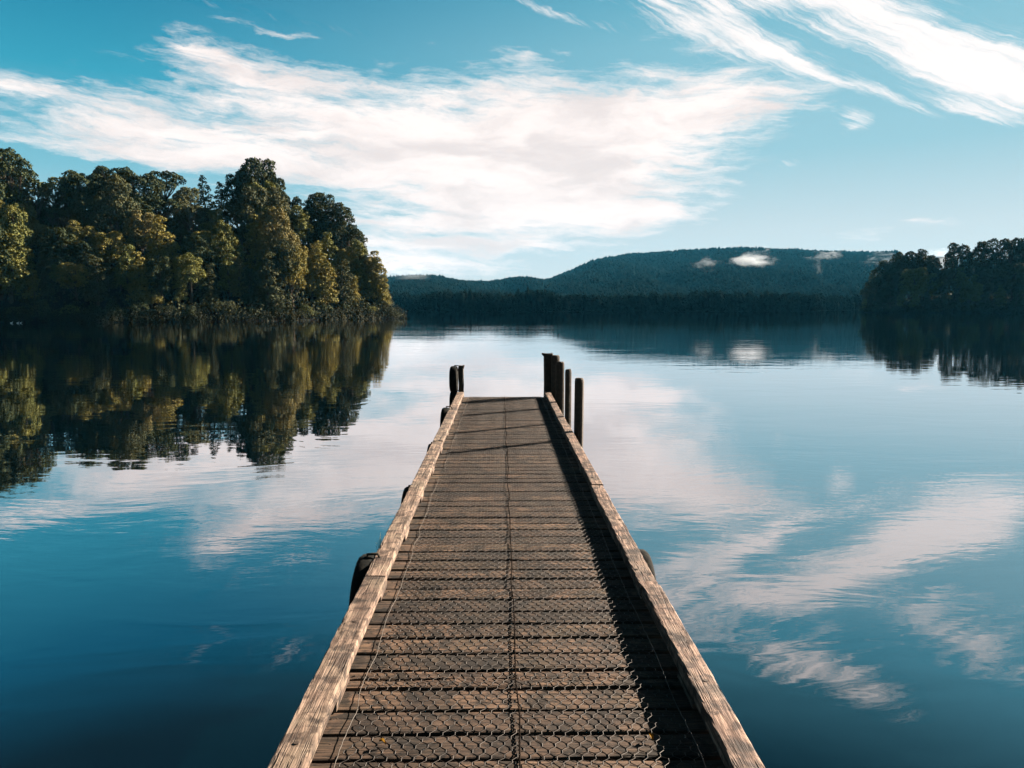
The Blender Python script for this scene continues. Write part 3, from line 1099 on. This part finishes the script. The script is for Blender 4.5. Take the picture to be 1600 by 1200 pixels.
M_HAZE = material('haze', b_haze)
hob = hz.build('haze', M_HAZE)
tag(hob, 'thin blue green haze over the lake', 'haze', kind='stuff')

# ------------------------------------------------------------------ jetty
Y0, Y1 = -1.45, 13.06          # deck from behind the camera to its far end
XL, XR = -0.735, 0.84
jr = np.random.default_rng(3)
jetty = empty('jetty', (0, 6.0, 0), label='long narrow weathered timber jetty covered with wire netting, running out into the lake', cat='jetty')
INV = Matrix.Translation((0, -6.0, 0))


def jpart(o):
    o.parent = jetty
    o.matrix_parent_inverse = INV
    return o


# planks
_nb = MB()
_nb.tube([(0, 0, -.004), (0, 0, .0022)], .0042, 6)
NAIL = bpy.data.meshes.new('nail_head')
NAIL.from_pydata(_nb.v, [], _nb.f)
NAIL.materials.append(M_IRON)
gaps = []
y = Y1
k = 0
while y > Y0:
    p = 0.160 + jr.normal() * 0.003
    g = 0.012 + abs(jr.normal()) * 0.008
    if k in (37, 48, 55):
        g += .010
    gaps.append((y, p, g))
    y -= p
    k += 1
for i, (y, p, g) in enumerate(gaps):
    w = p - g
    yc = y - p / 2
    zt = jr.normal() * 0.0022
    if i == 37:
        zt = 0.006
    x0, x1 = XL - 0.015 + jr.normal() * .008, XR + 0.015 + jr.normal() * .008
    mb = MB()
    if abs(yc - 3.02) < 0.08:     # this one has split along its length
        mb.add(*beam_mesh('x', x0, x1, (yc - w * .27, zt), w * .44, 0.045, jr, 0.006, .09, .0022, .004))
        mb.add(*beam_mesh('x', x0, x1, (yc + w * .25, zt - .003), w * .42, 0.045, jr, 0.006, .09, .0022, .004))
    else:
        mb.add(*beam_mesh('x', x0, x1, (yc, zt), w, 0.045, jr, 0.006, .11, .0014, .0026))
    o = jpart(mb.build('plank', M_PLANK))
    if yc < 6:
        for xn in (-.66, -.63, .05, .08, .735, .765):
            yn = yc + (w * .22 if int(xn * 100) % 2 else -w * .22) + jr.normal() * .006
            nh = link_mesh('nail_head', NAIL, parent=o)
            nh.location = (xn + jr.normal() * .006, yn, zt)
    if abs(yc - 3.02) < 0.08:
        o['label'] = 'plank split along its length'

# kerb rails along both edges, raised on blocks
def rail_set(xc, w, joints, mat, seed, tops, th=.050):
    r_ = np.random.default_rng(seed)
    for (a0, a1), dz in zip(zip(joints[:-1], joints[1:]), tops):
        mb = MB()
        mb.add(*beam_mesh('y', a0 + .006, a1 - .006, (xc + dz * .6, .096 + dz), w + r_.normal() * .002, th, r_, .006, .05, .0016, .0026))
        o = jpart(mb.build('kerb_rail', mat))
        yb = a0 + .25
        while yb < a1:
            if r_.random() < .75:
                bm_ = MB()
                bx = xc + r_.normal() * .012
                bm_.tube([(bx, yb, .090 + dz), (bx, yb, .0995 + dz)], .0095, 8)
                b_ = bm_.build('bolt', M_IRON)
                b_.parent = o
            yb += 1.0


rail_set(-.7075, .116, [Y0 - .1, 1.2, 4.05, 5.82, 8.23, 11.10, 13.02], M_RAIL, 21, [0, 0, .002, -.002, .003, -.002])
rail_set(.807, .100, [Y0 - .1, .6, 3.90, 6.18, 9.40, 13.0], M_RAILR, 22, [0, .004, -.004, .003, 0], .066)
for yb in (-1.1, -.1, .85, 1.8, 2.81, 3.92, 4.96, 5.97, 6.95, 7.98, 9.01, 9.94, 10.83, 11.85, 12.80):
    for xc, w in ((-.7075, .112), (.807, .094)):
        mb = MB()
        L = .20 + jr.random() * .06
        mb.add(*beam_mesh('y', yb, yb + L, (xc + jr.normal() * .002, .0475 if xc < 0 else .0305), w, .046 if xc < 0 else .029, jr, .004, .05, .001, .003))
        jpart(mb.build('spacer_block', M_RAIL))

# wire netting, two strips that meet in a twisted seam
def net_strip(x0, x1, seed):
    r_ = np.random.default_rng(seed)
    c, rp, al = 0.046, 0.037, 0.018
    nrow = int((Y1 - .03 - Y0) / rp)
    segs = []
    ws = []
    def edge_l(yy):
        return x0 + .012 * np.sin(yy * 2.1 + seed) + .012 * np.sin(yy * 5.3) if x0 < -.3 else x0 + .004 * np.sin(yy * 3)
    cols_ = int((x1 - x0) / c) + 2
    J, Kk = np.meshgrid(np.arange(cols_), np.arange(nrow))
    drift = .012 * np.sin(Kk * rp * .9 + seed) + .006 * np.sin(Kk * rp * 2.3)
    X = x0 + (J + .5 * (Kk % 2)) * c + drift
    Y = Y0 + .02 + Kk * rp + .006 * np.sin(X * 9 + seed) + .004 * np.sin(X * 23)
    jx, jy = r_.normal(size=X.shape) * .0016, r_.normal(size=X.shape) * .0016
    X, Y = X + jx, Y + jy
    zf = lambda x, y: .0075 + .0045 * vnoise(x * 7 + 50, y * 7 + 50, seed) + .0022 * vnoise(x * 31 + 90, y * 31 + 90, seed + 1)
    def P(x, y):
        return np.stack([x, y, zf(x, y)], -1)
    lo = edge_l(Y)
    ok = (X > lo) & (X < x1)
    A0, A1 = P(X, Y - al / 2), P(X, Y + al / 2)
    A1[..., 2] += .0012
    segs.append((A0[ok], A1[ok], .0019))
    # diagonals from the top of row k to the bottom of row k+1
    up = A1[:-1]
    for s in (0, 1):
        sh = np.where(Kk[:-1] % 2 == 0, s - 1, s)     # neighbour column in the next row
        jn = J[:-1] + sh
        valid = (jn >= 0) & (jn < cols_)
        jn2 = np.clip(jn, 0, cols_ - 1)
        dn = A0[1:][np.arange(nrow - 1)[:, None], jn2]
        okk = valid & ok[:-1] & ok[1:][np.arange(nrow - 1)[:, None], jn2]
        segs.append((up[okk], dn[okk], .00125))
    V, Fc, b = [], [], 0
    for a_, c_, rad in segs:
        dv = c_ - a_
        dv /= np.linalg.norm(dv, axis=1, keepdims=True)
        s1 = np.cross(dv, np.array([0, 0, 1.0]))
        s1 /= np.linalg.norm(s1, axis=1, keepdims=True)
        s2 = np.cross(s1, dv)
        q = np.stack([a_ + s1 * rad, a_ + s2 * rad, a_ - s1 * rad, a_ - s2 * rad, c_ + s1 * rad, c_ + s2 * rad, c_ - s1 * rad, c_ - s2 * rad], 1)
        V.append(q.reshape(-1, 3))
        base = (b + np.arange(len(a_)) * 8)[:, None, None]
        quads = np.array([[0, 4, 5, 1], [1, 5, 6, 2], [2, 6, 7, 3], [3, 7, 4, 0]])
        Fc.append((base + quads[None]).reshape(-1, 4))
        b += len(a_) * 8
    me = mesh_np('wire_netting', np.concatenate(V), np.concatenate(Fc))
    return jpart(link_mesh('wire_netting', me, M_WIRE))


net_strip(-.578, .062, 1)
net_strip(.062, .700, 2)


def wavy_wire(name, xf, y0, y1, rad, mat, amp, seed, strands=1):
    r_ = np.random.default_rng(seed)
    mb = MB()
    for s in range(strands):
        pts = []
        y = y0
        i = 0
        while y <= y1:
            zz = .012 + .003 * math.sin(y * 9 + seed)
            tw = (y * 130 + s * math.pi)
            pts.append((xf(y) + amp * r_.normal() + (.003 * math.cos(tw) if strands > 1 else 0), y, zz + (.003 * math.sin(tw) if strands > 1 else 0)))
            y += .0120 if strands > 1 else .0300
            i += 1
        mb.tube(pts, rad, 4)
    return jpart(mb.build(name, mat))


kn = np.random.default_rng(8)
seam_k = kn.normal(size=200) * .005
wavy_wire('seam_wire', lambda y: .062 + float(np.interp(y, np.arange(200) * .28 - 2, seam_k)), Y0, Y1 - .03, .0021, M_SEAM, .0005, 1, 2)
edge_k = kn.normal(size=200) * .006
wavy_wire('edge_wire', lambda y: -.578 + float(np.interp(y, np.arange(200) * .16 - 2, edge_k)), Y0, 6.85, .0016, M_EDGE_WIRE, 0.0012, 2)
wavy_wire('edge_wire', lambda y: -.560 + float(np.interp(y, np.arange(200) * .21 - 2, edge_k)), 7.15, Y1 - .1, .0015, M_EDGE_WIRE, .0010, 3)
wavy_wire('edge_wire', lambda y: .700 + float(np.interp(y, np.arange(200) * .21 - 2, edge_k[::-1])), Y0, Y1 - .1, .0019, M_WIRE, .0010, 4)

# bearers, cross beams and piles under the deck
for xc in (-.66, .05, .76):
    mb = MB()
    mb.add(*beam_mesh('y', Y0, Y1 - .02, (xc, -.0475), .075, .19, jr, .006, .5, .002, .002))
    jpart(mb.build('bearer', M_POST))
yy = .2
while yy < 13.2:
    mb = MB()
    mb.add(*beam_mesh('x', -.82, .92, (yy, -.239), .10, .15, jr, .006, .3, .002, .002))
    jpart(mb.build('cross_beam', M_POST))
    for xc in (-.60, .70):
        mb = MB()
        mb.tube([(xc, yy + .135, -3.6), (xc, yy + .135, -2.0), (xc + .01, yy + .135, -.25)], [.09, .085, .08], 12)
        jpart(mb.build('pile', M_POST, smooth=True))
    yy += 2.5

# mooring posts on the right side and at both far corners
def round_post(x, y, ztop, rad, lean, seed, label):
    r_ = np.random.default_rng(seed)
    root = empty('mooring_post', (x, y, WATER_Z))
    n = 14
    mb = MB()
    zs = [-3.4, -2.2, -1.8, -1.2, -.6, -.2, .1, .3, .5, ztop - .05, ztop - .012, ztop]
    vs, fs = [], []
    ph = r_.random(3) * 6.28
    for i, z_ in enumerate(zs):
        rr_ = rad * (1.08 - .05 * i / len(zs))
        if i == len(zs) - 1:
            rr_ *= .72
        elif i == len(zs) - 2:
            rr_ *= .93
        for k_ in range(n):
            t = 2 * math.pi * k_ / n
            q = rr_ * (1 + .035 * math.sin(3 * t + ph[0]) + .025 * math.sin(5 * t + ph[1] + z_ * .4))
            vs.append((q * math.cos(t) + lean * (z_ + .5), q * math.sin(t), z_ - WATER_Z + (r_.normal() * .003 if i >= len(zs) - 2 else 0)))
    for i in range(len(zs) - 1):
        for k_ in range(n):
            fs.append((i * n + k_, i * n + (k_ + 1) % n, (i + 1) * n + (k_ + 1) % n, (i + 1) * n + k_))
    fs.append(tuple((len(zs) - 1) * n + k_ for k_ in range(n)))
    mb.add(vs, fs)
    mb.build('post_shaft', M_POST, root)
    # iron strap and bolt that tie the post to the jetty
    s = MB()
    side_ = -1 if x > 0 else 1
    s.tube([(0, 0, -.12 - WATER_Z), (side_ * (abs(x) - .80), 0, -.12 - WATER_Z)], .012, 6)
    s.build('tie_bolt', M_IRON, root)
    return tag(root, label, 'mooring post', 'mooring posts beside the jetty')


round_post(.925, 8.86, .74, .054, .006, 31, 'nearest and thickest round mooring post right of the jetty')
round_post(.912, 10.12, .735, .043, .0, 32, 'thin round mooring post, second from the camera right of the jetty')
round_post(.918, 11.62, .727, .064, .0, 33, 'round mooring post just in front of the far right corner posts')


def square_post(x0, x1, y0, y1, ztop, seed, name, label, group, beak):
    r_ = np.random.default_rng(seed)
    cx, cyy = (x0 + x1) / 2, (y0 + y1) / 2
    root = empty(name, (cx, cyy, WATER_Z))
    hx, hy = (x1 - x0) / 2, (y1 - y0) / 2
    zs = [-3.4, -1.8, -.9, -.3, 0, .2, .35, .5, ztop - .03, ztop]
    zs = sorted(set(z_ for z_ in zs if z_ <= ztop))
    vs, fs = [], []
    pr = [(-1, -.8), (-.8, -1), (.8, -1), (1, -.8), (1, .8), (.8, 1), (-.8, 1), (-1, .8)]
    for i, z_ in enumerate(zs):
        k_ = .93 if z_ == ztop else 1
        for (u, v) in pr:
            vs.append((u * hx * k_ + r_.normal() * .003, v * hy * k_ + r_.normal() * .003, z_ - WATER_Z + (r_.normal() * .006 if z_ == ztop else 0)))
    n = 8
    for i in range(len(zs) - 1):
        for k_ in range(n):
            fs.append((i * n + k_, i * n + (k_ + 1) % n, (i + 1) * n + (k_ + 1) % n, (i + 1) * n + k_))
    fs.append(tuple((len(zs) - 1) * n + k_ for k_ in range(n)))
    mb = MB()
    mb.add(vs, fs)
    mb.build('post_shaft', M_POST, root)
    b_ = MB()
    bx = beak
    zt = ztop - WATER_Z
    # splintered head curling out over the corner
    sx = hx * (1 if bx > 0 else -1)
    b_.add([(sx * .55, -hy * .8, zt - .085), (sx * .55, hy * .8, zt - .085), (sx * 1.05, -hy * .7, zt - .055), (sx * 1.05, hy * .7, zt - .055),
            (sx + bx, -hy * .35, zt - .012), (sx + bx, hy * .35, zt - .012), (sx + bx * .85, -hy * .35, zt + .012), (sx + bx * .85, hy * .35, zt + .012),
            (sx * .5, -hy * .8, zt + .002), (sx * .5, hy * .8, zt + .002)],
           [(0, 1, 3, 2), (2, 3, 5, 4), (4, 5, 7, 6), (6, 7, 9, 8), (8, 9, 1, 0), (0, 2, 4, 6, 8), (1, 9, 7, 5, 3)])
    b_.build('splintered_head', M_POST, root)
    return tag(root, label, 'mooring post', group)


square_post(.757, .915, 13.10, 13.23, .755, 41, 'mooring_post', 'square mooring post with splintered head at the far right corner of the jetty', 'mooring posts beside the jetty', -.045)
round_post(.950, 13.02, .735, .072, 0, 42, 'round mooring post hard against the square one at the far right corner')
square_post(-.752, -.660, 13.07, 13.17, .548, 43, 'mooring_post', 'lone square mooring post at the far left corner of the jetty', 'mooring posts beside the jetty', .016)

# tyres hung along the sides as fenders
def tyre(x, y, z, R, t, label, side=-1, tilt=0.0, yaw=0.0, rope=True):
    """axis along x; the outer wall bulges away from the jetty"""
    root = empty('tyre_fender', (x, y, z))
    root.rotation_euler = (0, tilt, yaw)
    n = 40
    prof = [(.46, .30), (.50, .62), (.60, .90), (.74, 1.0), (.86, .93), (.95, .80), (.985, .62), (1.0, .30), (1.0, -.30), (.985, -.45), (.95, -.6), (.80, -.7), (.62, -.66), (.50, -.5),
            (.46, -.2), (.52, -.10), (.80, -.30), (.93, -.2), (.93, .25), (.82, .55), (.66, .62), (.54, .42)]
    vs, fs = [], []
    m = len(prof)
    for i in range(n):
        t_ = 2 * math.pi * i / n
        for (rho, u) in prof:
            q = R * rho
            if .97 < rho and i % 2:
                q *= .985
            vs.append((side * u * t / 1.7, q * math.cos(t_), q * math.sin(t_)))
    for i in range(n):
        for j in range(m):
            q = (i * m + j, i * m + (j + 1) % m, ((i + 1) % n) * m + (j + 1) % m, ((i + 1) % n) * m + j)
            fs.append(q)
    mb = MB()
    mb.add(vs, fs)
    mb.build('tyre_body', M_RUBBER, root, smooth=True)
    if rope:
        rp = MB()
        ins = -side
        rp.tube([(side * .0, 0, R * .84), (side * .03, 0, R * .7), (ins * t * .5, 0, R * .66), (ins * (t * .5 + .02), 0, R * .95), (ins * .06, 0, R * 1.05), (0, 0.0, R * 1.04), (side * .005, 0, R * .9)], .009, 6)
        rp.build('hanging_rope', M_ROPE, root, smooth=True)
    return tag(root, label, 'tyre', 'old tyres hung along the jetty as fenders')


tyre(-.802, 4.36, -.225, .33, .12, 'nearest black tyre hung on the left side of the jetty')
tyre(-.792, 6.30, -.27, .32, .09, 'second black tyre along the left side, mostly hidden by the rail')
tyre(-.785, 8.30, -.265, .32, .075, 'third black tyre along the left side, only its top showing')
tyre(-.795, 10.75, -.20, .33, .13, 'fourth black tyre on the left side, standing clear of the rail')
tyre(-.822, 13.12, .305, .235, .14, 'upper black tyre of the pair lashed to the far left post')
tyre(-.822, 13.10, -.135, .235, .14, 'lower black tyre of the pair at the far left corner')
tyre(.885, 4.52, -.27, .34, .08, 'worn brown edged tyre hung on the right side of the jetty', side=1, rope=False)

# small leaves fallen on the deck
M_YLEAF = material('yellow_leaf', lambda T, out: principled(T, out, (0.16, 0.085, 0.01), 0.8, 0.05))


def dead_leaf(x, y, s, rz, label):
    mb = MB()
    n = 5
    vs, fs = [], []
    for i in range(n + 1):
        u = i / n
        w = s * .32 * math.sin(math.pi * (.06 + .9 * u))
        zc = .012 * math.sin(u * 2.4)
        vs += [(-w, (u - .5) * s, zc + .006), (0, (u - .5) * s, zc), (w, (u - .5) * s, zc + .007)]
    for i in range(n):
        b = i * 3
        fs += [(b, b + 1, b + 4, b + 3), (b + 1, b + 2, b + 5, b + 4)]
    b2 = len(vs)
    vs2 = [(v[0], v[1], v[2] - .0012) for v in vs]
    mb.add(vs + vs2, fs + [tuple(i + b2 for i in f[::-1]) for f in fs])
    o = mb.build('fallen_leaf', M_YLEAF)
    o.location = (x, y, .010)
    o.rotation_euler = (.1, .15, rz)
    return tag(o, label, 'leaf', 'yellow leaves lying on the deck')


dead_leaf(.548, 2.60, .026, .5, 'bright yellow leaf on the netting at the edge of the rail shadow')
dead_leaf(-.435, 2.58, .026, 1.4, 'dull yellow leaf on the netting near the left rail')

# grass tuft sprouting behind the left rail
gt = MB()
gr = random.Random(4)
for i in range(9):
    x, y = gr.uniform(-.02, .02), gr.uniform(-.06, .06)
    lx, ly, h = gr.uniform(-.03, .02), gr.uniform(-.03, .03), gr.uniform(.03, .075)
    gt.tube([(x, y, -.03), (x + lx * .4, y + ly * .4, h * .6), (x + lx, y + ly, h)], [.0016, .0012, .0005], 4)
g_ = gt.build('grass_tuft', material('dry_grass', lambda T, out: principled(T, out, (0.14, 0.12, 0.05), 0.8, 0.1)))
g_.location = (-.785, 4.72, .05)
tag(g_, 'small dry grass tuft growing behind the left rail by the nearest tyre', 'grass tuft')

# white water birds resting under the left shore
M_WHITE = material('white_feathers', lambda T, out: principled(T, out, (0.75, 0.73, 0.70), 0.7, 0.2))
for px, s, lab in ((16, 1.0, 'white water bird by the left shore, leftmost of three'), (26, .95, 'white water bird by the left shore, middle one of three'), (31, .85, 'white water bird by the left shore, rightmost of three')):
    a_ = az_of(px)
    r_ = shore_r(px) - 3
    bb = MB()
    bb.tube([(-.26, 0, .06), (-.18, 0, .07), (-.05, 0, .08), (.10, 0, .08), (.18, 0, .12), (.21, 0, .22), (.22, 0, .27), (.29, 0, .26), (.34, 0, .245)],
            [.02, .06, .11, .10, .05, .035, .045, .03, .008], 8)
    o = bb.build('water_bird', M_WHITE, smooth=True)
    o.location = (math.sin(a_) * r_, math.cos(a_) * r_, WATER_Z)
    o.scale = (s, s, s)
    tag(o, lab, 'bird', 'white birds on the water')
